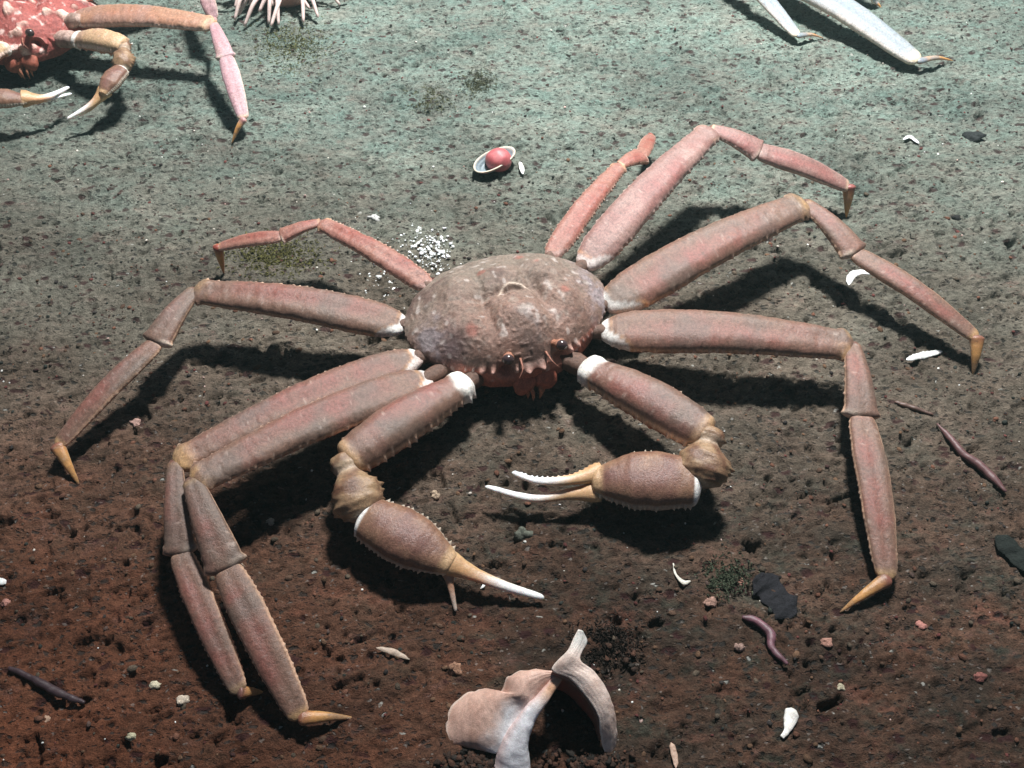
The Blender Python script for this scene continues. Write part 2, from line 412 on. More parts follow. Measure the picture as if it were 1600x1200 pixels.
def make_leg(root, J, Wd, pal, seed, name='walking_leg', bend=.06, hint=UPF, spk=.0019, sm=1, label=None, tk=.47, outer=None):
    """J: five points knee to tip (base, knee, carpus end, propodus end, tip) in world; Wd widths in photo px of
    merus, carpus, propodus, dactyl. Returns the leg, whose sub-parts are its outer segments."""
    J = [np.asarray(j, float) for j in J]
    up = np.array([0, 0, 1.0])
    w = [px2m(Wd[i], (J[i]+J[i+1])/2)*.5 for i in range(4)]
    J[0] = J[0]-(J[1]-J[0])/np.linalg.norm(J[1]-J[0])*.0035
    # short root segments that join the leg to the body, then the long merus, one skin
    d0 = J[1]-J[0]; L0 = np.linalg.norm(d0)
    mid = (J[0]+J[1])/2+up*L0*.035
    V, F, T, A = loft([J[0], mid, J[1]], [(0, w[0]*.42), (.02, w[0]*.60), (.06, w[0]*.80), (.12, w[0]*.96), (.25, w[0]*1.03), (.5, w[0]*.97), (.8, w[0]*.82), (.93, w[0]*.71), (.96, w[0]*.71), (.985, w[0]*.58), (1, w[0]*.30)],
                      tk, hint, 180, 32, 2.7, ((0, 34, spk, .35), (math.pi, 30, spk*.8, .3), (5.4, 30, spk*.9, .25), (3.9, 30, spk*.9, .25)), .0007, seed, corners=((0, .965, w[0]*.10, .02), (math.pi, .965, w[0]*.12, .02)), ridge=.035)
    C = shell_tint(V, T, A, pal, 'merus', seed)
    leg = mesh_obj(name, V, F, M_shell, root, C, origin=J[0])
    if label: leg['label'] = label
    pal = outer or pal
    # carpus: narrow at the knee, flaring outward
    a, b = J[1], J[2]; d = b-a; L1 = np.linalg.norm(d)
    a2 = a-d/L1*w[1]*.25
    V, F, T, A = loft([a2, (a2+b)/2+up*L1*.05, b], [(0, w[1]*.30), (.04, w[1]*.52), (.2, w[1]*.66), (.55, w[1]*.88), (.85, w[1]*1.02), (.95, w[1]*1.0), (.985, w[1]*.86), (1, w[1]*.5)],
                      tk, hint, 70, 28, 2.7, ((0, 12, spk*.6, .3),), .0003, seed+1, corners=((0, .93, w[1]*.22, .045), (math.pi, .95, w[1]*.25, .04)), ridge=.03)
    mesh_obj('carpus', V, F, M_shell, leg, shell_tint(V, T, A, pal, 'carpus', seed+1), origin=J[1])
    # propodus
    a, b = J[2], J[3]; d = b-a; L2 = np.linalg.norm(d)
    a2 = a-d/L2*w[2]*.35
    V, F, T, A = loft([a2, (a2+b)/2+up*L2*bend*.6, b], [(0, w[2]*.45), (.02, w[2]*.74), (.08, w[2]*.90), (.3, w[2]*1.05), (.65, w[2]*.96), (.9, w[2]*.74), (.98, w[2]*.60), (1, w[2]*.35)],
                      tk*.9, hint, 110, 28, 2.8, ((0, 26, spk*.45, .3), (math.pi, 26, spk*.45, .3)), .0003, seed+2, ridge=.04)
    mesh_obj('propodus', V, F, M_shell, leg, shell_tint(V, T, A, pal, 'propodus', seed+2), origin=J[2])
    # dactyl
    a, b = J[3], J[4]; d = b-a; L3 = np.linalg.norm(d)
    a2 = a-d/L3*w[3]*.3
    V, F, T, A = loft([a2, (a2+b)/2+up*L3*.07, b], [(0, w[3]*.6), (.05, w[3]*1.0), (.2, w[3]*.84), (.6, w[3]*.50), (.9, w[3]*.20), (1, w[3]*.05)],
                      .75, hint, 50, 16, 2.1, (), .0002, seed+3)
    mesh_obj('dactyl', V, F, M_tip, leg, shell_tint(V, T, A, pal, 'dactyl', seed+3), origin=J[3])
    return leg

# ------------------------------------------------------------------ the carapace
def make_body(root, c, yaw, k=1.0, pal='main', seed=0, zt=.058, zr=.040, zb=.019):
    """c: centre on the ground; yaw: direction the animal faces. One skin from back to belly."""
    nt_, nv = 360, 230
    # angles measured from the front, crowded at the front where the face is
    u = np.linspace(-1, 1, nt_, endpoint=False)
    th = math.pi*(.45*u+.55*u**3)*1.0
    Vv = np.linspace(0, 2, nv)
    TH, VV = np.meshgrid(th, Vv, indexing='xy')
    fr = np.cos(TH); sd = np.sin(TH)
    rx = .0795*(1-.16*smooth(-.1, 1, fr)+.02*np.cos(2*TH)); ry = np.where(fr > 0, .056, .062); fz = smooth(.35, .9, fr)
    # rim outline features: two short rostral horns, eye sockets, orbital teeth
    deg = np.degrees(TH); ad = np.abs(deg)
    def g(x0, s, x=ad): return np.exp(-((x-x0)/s)**2)
    out = .0040*g(4.6, 2.3)+.0025*g(0, 9)-.0045*g(18, 4.5)+.0040*g(26, 2.0)+.003*g(33, 2.0)-.0015*g(29.5, 1.5)+.0030*g(11.5, 1.4)
    # fine teeth on the side margin
    tooth = (.25+1.1*vnoise(deg/4.6+50, 0*deg+.5, 0, 6))*np.clip(1-np.abs(((ad/4.6) % 1)-.5)*3.6, 0, 1)*smooth(32, 38, ad)*smooth(128, 112, ad)
    out = out+.0011*tooth
    vc = 1-.18*fz; rimw = np.exp(-((VV-vc)/(.060-.025*fz))**2)
    up = VV <= 1
    rad = np.where(up, VV, np.clip(1-(VV-1)*1.0, 0, 1))
    s = np.where(up, np.sin(VV*math.pi/2)**1.0, np.cos(np.clip(VV-1, 0, 1)*math.pi/2)**.75)
    lx = sd*rx*s; ly = fr*ry*s
    # the face: the front wall drops almost straight
    zr0 = zr; zr = zr0-.009*fz
    z = np.where(up, zr+(zt-zr)*np.clip(1-s**(3.2+3.1*fz), 0, 1)**.80, zr-(zr-zb)*np.clip(VV-1, 0, 1)**.55)
    lx = lx+sd*out*rimw*smooth(.0, .7, s); ly = ly+fr*out*rimw
    # front wall bulges down and forward (pterygostomian area)
    fw = smooth(.2, .95, fr)*np.exp(-((VV-1.16)/.16)**2)
    ly = ly-.001*fw; z = z-.006*fw*1.0
    # swollen regions and grooves
    def bump(x0, y0, sx_, sy_, h): return h*np.exp(-((lx-x0)/sx_)**2-((ly-y0)/sy_)**2)
    tm = np.where(up, 1.0, 0.0)*smooth(1.0, .8, VV)
    rel = bump(0, .022, .017, .018, .0075)+bump(.033, -.018, .022, .024, .0055)+bump(-.033, -.018, .022, .024, .0055)
    rel += bump(0, -.018, .014, .014, .0050)+bump(.040, .017, .011, .012, .0035)+bump(-.040, .017, .011, .012, .0035)
    rel -= bump(.021, .006, .0045, .020, .0030)+bump(-.021, .006, .0045, .020, .0030)+bump(0, -.002, .022, .0030, .0024)
    rel -= bump(.017, -.018, .003, .016, .002)+bump(-.017, -.018, .003, .016, .002)
    z = z+rel*1.5*tm
    # orbital hollows under the brow
    for sg in (-1, 1):
        dd = np.exp(-((deg-sg*18)/5.0)**2)*np.exp(-((VV-.84)/.06)**2)
        ly = ly-.004*dd; z = z-.003*dd 
    # warts and wear
    wx = vnoise(lx*330+seed, ly*330, z*330, 5); z = z+.0008*smooth(.60, .95, wx)*tm
    wx2 = vnoise(lx*640+seed, ly*640, z*640, 9); z = z+.0004*smooth(.55, .95, wx2)*tm
    z = z+.0022*fbm(lx*60+seed, ly*60, 0, 15, 4, .6)*tm
    if pal != 'main':
        wx3 = vnoise(lx*120+seed, ly*120, z*120, 19); z = z+.0045*smooth(.62, .95, wx3)*np.where(up, 1.0, 0.0)*smooth(1.0, .9, VV)
    lump = .0011*fbm(lx*160+2, ly*160, z*160, 25, 3)*smooth(.85, 1.05, VV)*smooth(1.9, 1.6, VV)
    lx = lx+sd*lump; ly = ly+fr*lump
    # round scar of an old limpet on the back, beside the midline
    sr = np.hypot(lx-.004, (ly-.006)*1.05)
    z = z+(.0009*np.exp(-((sr-.0125)/.0013)**2)*smooth(-.4, .5, -(ly-.006)/.0125)-.0004*smooth(.012, .010, sr))*tm
    lx, ly, z = lx*k, ly*k, z*1.0
    # world
    fx, fy = math.sin(yaw), -math.cos(yaw)          # facing
    rx_, ry_ = math.cos(yaw), math.sin(yaw)         # animal's left as seen in the picture: to the right
    Xw = c[0]+lx*rx_+ly*fx; Yw = c[1]+lx*ry_+ly*fy; Zw = z+c[2]
    V = np.stack([Xw, Yw, Zw], -1).reshape(-1, 3); lxf, lyf = (lx/k).ravel(), (ly/k).ravel(); vv = VV.ravel(); frf = fr.ravel(); zf = z.ravel()
    F = grid_faces(nv, nt_)[:, ::-1]
    n = len(V)
    nz1 = fbm(lxf*45+seed, lyf*45, zf*45, 41, 4); nz2 = fbm(lxf*130+seed, lyf*130, zf*130, 43, 4)
    if pal == 'main':
        C = np.tile(np.array((.190, .150, .120)), (n, 1))
        C = mixc(C, (.22, .120, .090), np.clip(smooth(-.045, .03, lyf+.01*nz1)*.75+nz2*.5, 0, 1))
        C = mixc(C, (.29, .25, .21), smooth(.16, .45, nz2)*.5)
        C = mixc(C, (.12, .075, .062), smooth(.12, .45, nz1)*.75)
        lav = np.exp(-((lxf-.066)/.010)**2)*np.exp(-((lyf-.010)/.028)**2)+np.exp(-((lxf+.062)/.009)**2-((lyf-.012)/.014)**2)
        C = mixc(C, (.25, .22, .235), np.clip(lav*(.8+nz2*2.5), 0, .7))
        C = mixc(C, (.12, .085, .09), np.exp(-((lxf+.052)/.010)**2-((lyf-.028)/.010)**2)*.75)
        C = mixc(C, (.50, .47, .45), np.exp(-((lxf-.010)/.013)**2-((lyf-.030)/.008)**2)*smooth(-.1, .4, nz2+.1)*.7)
        face = smooth(.78, .88, vv+.05*nz2)*smooth(.45, .85, frf)
        C = mixc(C, (.40, .120, .080), np.clip(face*(.85+nz2*.4), 0, 1))
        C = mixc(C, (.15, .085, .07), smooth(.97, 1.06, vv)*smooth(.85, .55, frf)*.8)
        C = mixc(C, (.62, .56, .52), smooth(.74, .88, vnoise(lxf*200, lyf*200, zf*200, 71))*.38*smooth(1.05, .95, vv))
        C = mixc(C, (.09, .06, .05), smooth(.74, .90, vnoise(lxf*150, lyf*150, zf*150, 73))*.4)
        for (qx, qy, qr) in ((.022, -.038, .0035), (-.012, -.026, .003), (.040, .010, .0035), (-.036, .024, .0045), (.030, -.022, .0022)):
            C = mixc(C, (.30, .085, .06), smooth(qr*1.3, qr*.6, np.hypot(lxf-qx, lyf-qy)+.0012*nz2)*.5)
        orbc = sum(np.exp(-((deg-q*19)/8)**2) for q in (-1, 1)).ravel()*np.exp(-((vv-.86)/.10)**2)
        C = mixc(C, (.46, .20, .14), np.clip(orbc*(.9+nz2), 0, .9))
        ring = np.exp(-((sr.ravel()-.0130)/.0008)**2)*smooth(.0, .6, -(lyf-.006)/.0125)
        C = mixc(C, (.62, .50, .40), ring*.9)
        tf = (tooth*rimw).ravel(); C = mixc(C, (.72, .58, .52), smooth(.3, .9, tf)*.9)
        orb = (g(26, 2.2)+g(33, 2.2)+g(11.5, 1.4)+g(4.6, 2.0)).ravel()*rimw.ravel()
        C = mixc(C, (.66, .40, .33), np.clip(orb, 0, 1)*.7)
    else:
        C = np.tile(np.array((.36, .10, .085)), (n, 1)); C = mixc(C, (.80, .62, .56), smooth(.10, .40, nz2)*.8); C = mixc(C, (.85, .6, .5), smooth(.68, .85, wx3.ravel())*.8)  # white blotches and wart tips paint in bright highlights
        C = mixc(C, (.16, .03, .03), smooth(.1, .5, nz1)*.8)
        C = mixc(C, (.34, .10, .08), smooth(.93, 1.03, vv))
    body = mesh_obj('body', V, F, M_cara, root, C, origin=c+np.array([0, 0, .04]))
    zr = zr0
    def loc(x, y, z_): return np.array([c[0]+k*(x*rx_+y*fx), c[1]+k*(x*ry_+y*fy), c[2]+z_])
    # stalked eyes in their sockets
    for sg in (-1, 1):
        e0 = loc(sg*.0150, .042, zr+.006); e1 = loc(sg*.0195, .0530, zr+.0125)
        Vs, Fs, T, A = loft([e0, e1], [(0, .0028*k), (.6, .0026*k), (1, .0043*k)], 1.0, UPF, 14, 16)
        eye = mesh_obj('eye', Vs, Fs, M_cara, root, np.tile(np.array((.36, .16, .10)), (len(Vs), 1)), origin=e0)
        Vs, Fs = blob(e1+(e1-e0)/np.linalg.norm(e1-e0)*.0010, .0039*k, 12, 1, .0, (1.12, .95, .98))
        mesh_obj('pupil', Vs, Fs, M_eye, eye)
    # mouthparts below the face
    for sg in (-1, 1):
        m0 = loc(sg*.0085, .050, zr-.010); m1 = loc(sg*.0075, .0565, zr-.018); m2 = loc(sg*.004, .052, zr-.027)
        Vs, Fs, T, A = loft([m0, m1, m2], [(0, .004*k), (.1, .0085*k), (.5, .0088*k), (.85, .006*k), (1, .002*k)], .45, np.array([fx, fy, .4]), 40, 20, 2.4, (), .0005, seed+sg)
        nz = fbm(Vs[:, 0]*200, Vs[:, 1]*200, Vs[:, 2]*200, 3, 3)
        mo = mesh_obj('mouth_plate', Vs, Fs, M_cara, root, mixc((.40, .125, .08), (.30, .085, .055), np.clip(.5+nz, 0, 1)), origin=m0)
        for q in range(2):
            b0 = loc(sg*(.0035+.003*q), .056-.002*q, zr-.020); b1 = loc(sg*(.003+.003*q), .0600-.003*q, zr-.025); b2 = loc(sg*(.0025+.003*q), .059-.003*q, zr-.033)
            Vs, Fs, T, A = loft([b0, b1, b2], [(0, .0015*k), (.6, .0013*k), (1, .0003*k)], .9, UPF, 16, 10)
            mesh_obj('palp', Vs, Fs, M_cara, mo, np.tile(np.array((.48, .20, .12)), (len(Vs), 1)), origin=b0)
    # antennae: short feelers beside the horns
    for sg in (-1, 1):
        a0 = loc(sg*.0095, .050, zr+.006); a1 = loc(sg*.011, .059, zr+.005); a2 = loc(sg*.015, .063, zr+.001)
        Vs, Fs, T, A = loft([a0, a1, a2], [(0, .0009*k), (.4, .0006*k), (1, .0002*k)], 1, UPF, 20, 8)
        mesh_obj('feeler', Vs, Fs, M_cara, root, np.tile(np.array((.30, .13, .09)), (len(Vs), 1)), origin=a0)
    return body, loc

def make_claw(root, J, Wd, fingers, pal, seed, hint=UPF, bend=0.0, label=None):
    """J: base, elbow, wrist, palm end; fingers: list of (points, width px, toothed)"""
    J = [np.asarray(j, float) for j in J]; up = np.array([0, 0, 1.0])
    w = [px2m(Wd[i], (J[i]+J[i+1])/2)*.5 for i in range(3)]
    mid = (J[0]+J[1])/2+up*.003
    spk = .0027
    V, F, T, A = loft([J[0], mid, J[1]], [(0, w[0]*.50), (.03, w[0]*.80), (.09, w[0]*.84), (.14, w[0]*.78), (.35, w[0]*1.0), (.62, w[0]*1.10), (.85, w[0]*1.0), (.96, w[0]*.86), (.985, w[0]*.7), (1, w[0]*.35)],
                      .8, hint, 120, 30, 2.4, ((0, 17, spk, .3), (math.pi, 17, spk*1.2, .28), (5.5, 15, spk, .25)), .0006, seed)
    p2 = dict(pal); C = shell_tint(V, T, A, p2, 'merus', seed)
    nz = fbm(V[:, 0]*90, V[:, 1]*90, V[:, 2]*90, seed, 3)
    C = mixc(C, (.80, .78, .72), smooth(.15, .09, T+.05*nz+.02*np.cos(A))*np.clip(.85-nz*.9, .2, 1)); C = mixc(C, (.62, .42, .26), smooth(.90, .96, T)*.4)
    arm = mesh_obj('claw_arm', V, F, M_claw, root, C, origin=J[0])
    if label: arm['label'] = label
    # wrist: short swollen knob
    a, b = J[1], J[2]; d = b-a; L = np.linalg.norm(d)
    V, F, T, A = loft([a-d/L*w[1]*.35, (a+b)/2+up*.002, b+d/L*w[1]*.10], [(0, w[1]*.30), (.05, w[1]*.56), (.14, w[1]*.64), (.22, w[1]*.60), (.29, w[1]*.46), (.38, w[1]*.62), (.55, w[1]*.98), (.78, w[1]*1.05), (.93, w[1]*.82), (1, w[1]*.45)],
                      .9, hint, 70, 30, 2.2, ((0, 9, spk*.9, .22), (math.pi, 9, spk*.9, .22)), .0014, seed+1, corners=((math.pi, .62, w[1]*.12, .10), (0, .80, w[1]*.10, .08)))
    nz = fbm(V[:, 0]*120, V[:, 1]*120, V[:, 2]*120, seed+1, 3)
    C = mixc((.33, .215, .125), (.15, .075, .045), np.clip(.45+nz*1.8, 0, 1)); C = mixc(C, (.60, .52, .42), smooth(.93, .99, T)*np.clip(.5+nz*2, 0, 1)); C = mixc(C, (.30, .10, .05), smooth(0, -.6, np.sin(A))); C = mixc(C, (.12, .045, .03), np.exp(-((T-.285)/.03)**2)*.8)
    C = mixc(C, (.68, .56, .42), np.exp(-((T-.27)/.07)**2)*.5)
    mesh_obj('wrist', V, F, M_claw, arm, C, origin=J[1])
    # palm
    a, b = J[2], J[3]; d = b-a; L = np.linalg.norm(d)
    V, F, T, A = loft([a, (a+b)/2+up*.002, b], [(0, w[2]*.55), (.03, w[2]*.80), (.10, w[2]*.88), (.4, w[2]*1.05), (.62, w[2]*1.0), (.85, w[2]*.66), (.95, w[2]*.50), (.99, w[2]*.42), (1, w[2]*.25)],
                      .74, hint, 110, 32, 2.3, ((0, 19, spk*.8, .16), (math.pi, 19, spk*.9, .16)), .0006, seed+2)
    nz = fbm(V[:, 0]*110, V[:, 1]*110, V[:, 2]*110, seed+2, 4); sv = loft.spk
    C = mixc((.27, .155, .095), (.16, .075, .055), np.clip(.5+nz, 0, 1))
    C = mixc(C, (.20, .10, .09), np.exp(-((np.cos(A)+.1)/.45)**2)*smooth(.1, .3, T)*smooth(.95, .7, T)*.6)
    C = mixc(C, (.82, .80, .76), smooth(.075, .045, T+.012*nz)); C = mixc(C, (.66, .44, .24), smooth(.86, .93, T)*.65)
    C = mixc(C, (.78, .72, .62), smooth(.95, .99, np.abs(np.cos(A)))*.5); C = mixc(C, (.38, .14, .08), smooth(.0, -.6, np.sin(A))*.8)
    C = mixc(C, (.80, .68, .54), smooth(.05, .4, sv)*.8)
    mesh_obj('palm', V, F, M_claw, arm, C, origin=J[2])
    for i, (pts, wp, teeth) in enumerate(fingers):
        pts = [np.asarray(p, float) for p in pts]; wf = px2m(wp, pts[1])*.5
        sp = ((teeth, 16, wf*.35, .7),) if teeth is not None else ()
        V, F, T, A = loft(pts, [(0, wf*2.1), (.08, wf*2.0), (.18, wf*1.45), (.32, wf*1.05), (.65, wf*.74), (.92, wf*.55), (.985, wf*.40), (1, wf*.15)], .75, hint, 90, 18, 2.1, sp, .0002, seed+5+i)
        C = mixc((.52, .32, .17), (.84, .84, .84), smooth(.22, .62, T+.15*np.cos(A))); C = mixc(C, (.72, .34, .12), np.exp(-((T-.35)/.2)**2)*smooth(-.2, .8, np.cos(A))*.8)
        C = mixc(C, (.80, .60, .30), smooth(.5, 1, -np.cos(A))*.25)
        if len(pts) == 3 and wp == 11: C = mixc((.40, .22, .14), (.66, .54, .46), smooth(.3, 1, T))
        mesh_obj('pincer', V, F, M_tip, arm, C, origin=pts[0])
    return arm

# ------------------------------------------------------------------ the main crab
cb = P(795, 482, .045); cb = np.array([cb[0], cb[1], 0.0])
crab = empty('crab', cb)
tag(crab, 'large brown and mauve spider crab with raised claws spread across the middle of the seabed', 'crab', 'crabs on the seabed')
body, cl = make_body(crab, cb, math.radians(20), 1.0)
def leg_px(J, z): return [P(x, y, q) for (x, y), q in zip(J[:-1], z)]+[G(*J[-1], -.001)]
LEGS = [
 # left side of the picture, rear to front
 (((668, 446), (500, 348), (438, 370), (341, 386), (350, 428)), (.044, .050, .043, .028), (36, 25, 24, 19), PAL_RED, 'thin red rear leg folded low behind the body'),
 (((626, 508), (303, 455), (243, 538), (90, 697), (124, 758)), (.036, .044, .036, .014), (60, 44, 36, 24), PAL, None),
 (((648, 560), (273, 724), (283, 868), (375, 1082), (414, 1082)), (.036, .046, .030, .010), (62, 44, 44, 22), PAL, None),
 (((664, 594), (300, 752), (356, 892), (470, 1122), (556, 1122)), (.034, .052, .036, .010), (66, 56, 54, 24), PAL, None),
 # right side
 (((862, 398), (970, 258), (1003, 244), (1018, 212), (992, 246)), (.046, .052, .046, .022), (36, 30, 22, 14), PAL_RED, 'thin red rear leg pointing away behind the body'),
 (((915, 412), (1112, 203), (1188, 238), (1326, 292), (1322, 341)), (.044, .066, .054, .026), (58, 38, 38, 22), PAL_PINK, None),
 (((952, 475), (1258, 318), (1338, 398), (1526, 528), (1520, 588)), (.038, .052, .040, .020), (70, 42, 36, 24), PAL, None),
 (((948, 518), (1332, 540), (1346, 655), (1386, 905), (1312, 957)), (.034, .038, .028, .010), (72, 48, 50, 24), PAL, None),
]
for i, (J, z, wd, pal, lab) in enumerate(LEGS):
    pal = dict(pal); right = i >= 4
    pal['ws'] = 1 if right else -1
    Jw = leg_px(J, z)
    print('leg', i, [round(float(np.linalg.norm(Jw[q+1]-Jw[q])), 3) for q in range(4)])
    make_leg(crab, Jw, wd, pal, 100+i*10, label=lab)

# claws
Jc = [P(732, 598, .032), P(538, 722, .036), P(568, 806, .026), P(708, 884, .020)]
tipa = P(850, 934, .004)
make_claw(crab, Jc, (66, 74, 84), [
    ([P(694, 876, .020), P(760, 905, .014), P(806, 921, .009), tipa], 20, None),
    ([P(700, 892, .016), P(706, 925, .010), P(712, 955, .003)], 11, None)], PAL, 300, label='claw arm with half closed pincer pointing down at the mud')
Jc = [P(912, 574, .032), P(1108, 682, .040), P(1092, 755, .030), P(925, 752, .024)]
make_claw(crab, Jc, (66, 78, 90), [
    ([P(940, 738, .026), P(890, 750, .026), P(840, 751, .026), P(800, 738, .026)], 16, 0.0),
    ([P(938, 768, .020), P(890, 772, .018), P(830, 778, .017), P(758, 760, .018)], 16, None)], PAL, 320, label='claw arm with open white toothed pincer')
# hidden root segments between body and limbs (one short stub each)
def coxa(root, a, b, r, seed, col=(.22, .13, .10)):
    V, F, T, A = loft([a, (a+b)/2, b], [(0, r*.8), (.2, r), (.8, r*.95), (1, r*.6)], .9, UPF, 30, 18, 2.2, (), .0008, seed)
    nz = fbm(V[:, 0]*150, V[:, 1]*150, V[:, 2]*150, seed, 3)
    return mesh_obj('leg_root', V, F, M_cara, root, mixc(col, (.12, .07, .05), np.clip(.4+nz, 0, 1)), origin=a)
def stubs(root, c, pts, k=1.0, col=(.13, .075, .055)):
    for i, (p, r) in enumerate(pts):
        p = np.asarray(p); q = np.array([c[0], c[1], .022])
        a = p+(q-p)*.42; d = (p-q)/np.linalg.norm(p-q)
        coxa(root, a, p+d*.004, r*k, 400+i, col)
stubs(crab, cb, [(leg_px(L[0], L[1])[0], .0062 if i not in (0, 4) else .005) for i, L in enumerate(LEGS)]+[(P(735, 596, .030), .0085), (P(912, 574, .030), .0085)])

# ------------------------------------------------------------------ second crab, cut by the top left corner
c2 = P(28, 18, .05); c2 = np.array([c2[0], c2[1], 0.0])
crab2 = empty('crab', c2)
tag(crab2, 'red crab with painted white highlights cut off by the top left corner, its claws in deep shade', 'crab', 'crabs on the seabed')
make_body(crab2, c2, math.radians(12), 1.0, 'red', 3)
PW = dict(PAL_PINK); PW['top'] = (.36, .20, .13); PW['flush'] = (.36, .17, .11); PW['white'] = 1
PL = dict(PAL_PINK); PL['top'] = (.42, .27, .29); PL['flush'] = (.40, .22, .24); PL['white'] = .6
L2 = [
 (((118, 28), (334, 38), (354, 92), (381, 186), (362, 224)), (.046, .056, .044, .018), (42, 26, 27, 13), PW),
 (((112, -2), (300, -75), (322, -6), (334, 30), (330, 20)), (.048, .07, .062, .044), (40, 26, 22, 12), PL),
 (((20, -60), (150, -150), (230, -120), (300, -90), (310, -70)), (.05, .08, .06, .02), (30, 20, 20, 12), PL),
 (((-60, -20), (-200, -100), (-280, -60), (-350, 0), (-350, 40)), (.05, .08, .06, .02), (36, 26, 24, 12), PL),
 (((-65, 20), (-230, 10), (-290, 70), (-340, 150), (-330, 180)), (.05, .08, .06, .02), (40, 26, 24, 12), PW),
 (((-60, 50), (-200, 90), (-240, 170), (-260, 270), (-230, 300)), (.05, .08, .06, .02), (40, 26, 24, 12), PW)]
for i, (J, z, wd, pal) in enumerate(L2):
    Jw = leg_px(J, z)
    if i == 1: Jw[4] = P(338, 66, .045)
    make_leg(crab2, Jw, wd, dict(pal), 500+i*10, spk=.0009, outer=PL if i == 0 else None)
PC = dict(PAL_PINK); PC['top'] = (.50, .34, .20); PC['flush'] = (.46, .28, .17)
make_claw(crab2, [P(118, 62, .045), P(196, 72, .050), P(192, 108, .042), P(160, 148, .034)], (34, 30, 30), [
    ([P(166, 140, .034), P(142, 164, .026), P(105, 186, .018)], 12, None),
    ([P(162, 146, .030), P(140, 170, .022), P(112, 186, .012)], 9, None)], PC, 600)
make_claw(crab2, [P(10, 74, .040), P(-70, 120, .045), P(-40, 158, .038), P(44, 156, .032)], (34, 32, 32), [
    ([P(34, 152, .034), P(70, 152, .030), P(108, 136, .026)], 12, None),
    ([P(34, 160, .030), P(70, 156, .026), P(112, 146, .022)], 9, None)], PC, 620)
stubs(crab2, c2, [(P(120, 30, .05), .008), (P(118, 2, .05), .008), (P(118, 62, .042), .009), (P(10, 74, .038), .009), (P(-60, 20, .045), .008), (P(-60, 50, .045), .008)], col=(.55, .40, .34))

# ------------------------------------------------------------------ third crab, only its leg ends in view at the top right
c3 = P(1180, -170, .05); c3 = np.array([c3[0], c3[1], 0.0])
crab3 = empty('crab', c3)
tag(crab3, 'pale bluish crab beyond the top right edge, only its leg ends in view', 'crab', 'crabs on the seabed')
make_body(crab3, c3, math.radians(-10), 1.0, 'red', 8)
PB = dict(top=(.27, .30, .32), flush=(.24, .27, .30), under=(.55, .36, .28), keel_rimlight=(.74, .66, .60), end=(.75, .62, .42), dirt=(.22, .27, .30), white=1, rim=-1)
L3 = [
 (((1130, -110), (1060, -170), (1130, -60), (1246, 56), (1288, 60)), (.046, .055, .036, .010), (30, 24, 26, 10), PB),
 (((1230, -120), (1130, -130), (1190, -50), (1434, 96), (1490, 95)), (.046, .050, .028, .012), (34, 34, 46, 12), PB),
 (((1250, -160), (1330, -120), (1350, -60), (1368, 4), (1378, 14)), (.05, .07, .05, .008), (30, 24, 22, 8), PB),
 (((1100, -180), (980, -220), (940, -160), (900, -90), (905, -70)), (.05, .07, .05, .008), (30, 24, 22, 8), PB)]
for i, (J, z, wd, pal) in enumerate(L3):
    make_leg(crab3, leg_px(J, z), wd, dict(pal), 700+i*10, spk=.0008)

# ------------------------------------------------------------------ anemone at the top edge
an0 = G(446, -4)
anem = empty('sea_anemone', an0)
tag(anem, 'pink sea anemone with a fringe of pale tentacles at the top edge', 'sea anemone')
V, F = blob(an0+np.array([0, 0, .016]), .033, 16, 3, .10, (1, 1, .75))
nz = fbm(V[:, 0]*120, V[:, 1]*120, V[:, 2]*120, 3, 3)
mesh_obj('column', V, F, M_soft, anem, mixc((.66, .38, .33), (.62, .30, .25), np.clip(.5+nz, 0, 1)))
rnd = random.Random(5)
tent = []
for ring, (r0, ln, z0, cnt) in enumerate(((.034, .040, .022, 34), (.027, .034, .032, 26), (.018, .026, .039, 16))):
    for q in range(cnt):
        a = 2*math.pi*(q+rnd.uniform(-.3, .3))/cnt
        d = np.array([math.cos(a), math.sin(a), 0]); l = ln*rnd.uniform(.7, 1.25)
        s_ = np.array([-d[1], d[0], 0])*rnd.uniform(-.006, .006)
        p0 = an0+d*r0*.85+np.array([0, 0, z0]); p1 = an0+d*(r0+l*.5)+s_+np.array([0, 0, z0+.003]); p2 = an0+d*(r0+l*.9)+s_*3.5+np.array([0, 0, max(.003, z0-.016+rnd.uniform(-.004, .006))])
        V, F, T, A = loft([p0, p1, p2], [(0, .0030), (.3, .0025), (.8, .0021), (1, .0015)], 1, UPF, 14, 10)
        mesh_obj('tentacle', V, F, M_soft, anem, mixc((.60, .30, .26), (.66, .52, .48), smooth(.1, .6, T)), origin=p0)

# ------------------------------------------------------------------ shells and other things on the mud
def rails(A, B, n=40, m=16, bulge=0.0, C=None):
    a = catmull(A, n); b = catmull(B, n)
    t = np.linspace(0, 1, m)[None, :, None]
    V = a[:, None, :]*(1-t)+b[:, None, :]*t
    V[..., 2] += bulge*np.sin(math.pi*t[..., 0])*np.sin(np.linspace(.15, math.pi-.15, n))[:, None]
    return V.reshape(-1, 3), grid_faces(n, m, wrap=False), np.repeat(np.linspace(0, 1, n), m), np.tile(np.linspace(0, 1, m), n)
def solid(o, th):
    md = o.modifiers.new('thickness', 'SOLIDIFY'); md.thickness = th; md.offset = 0
    return o

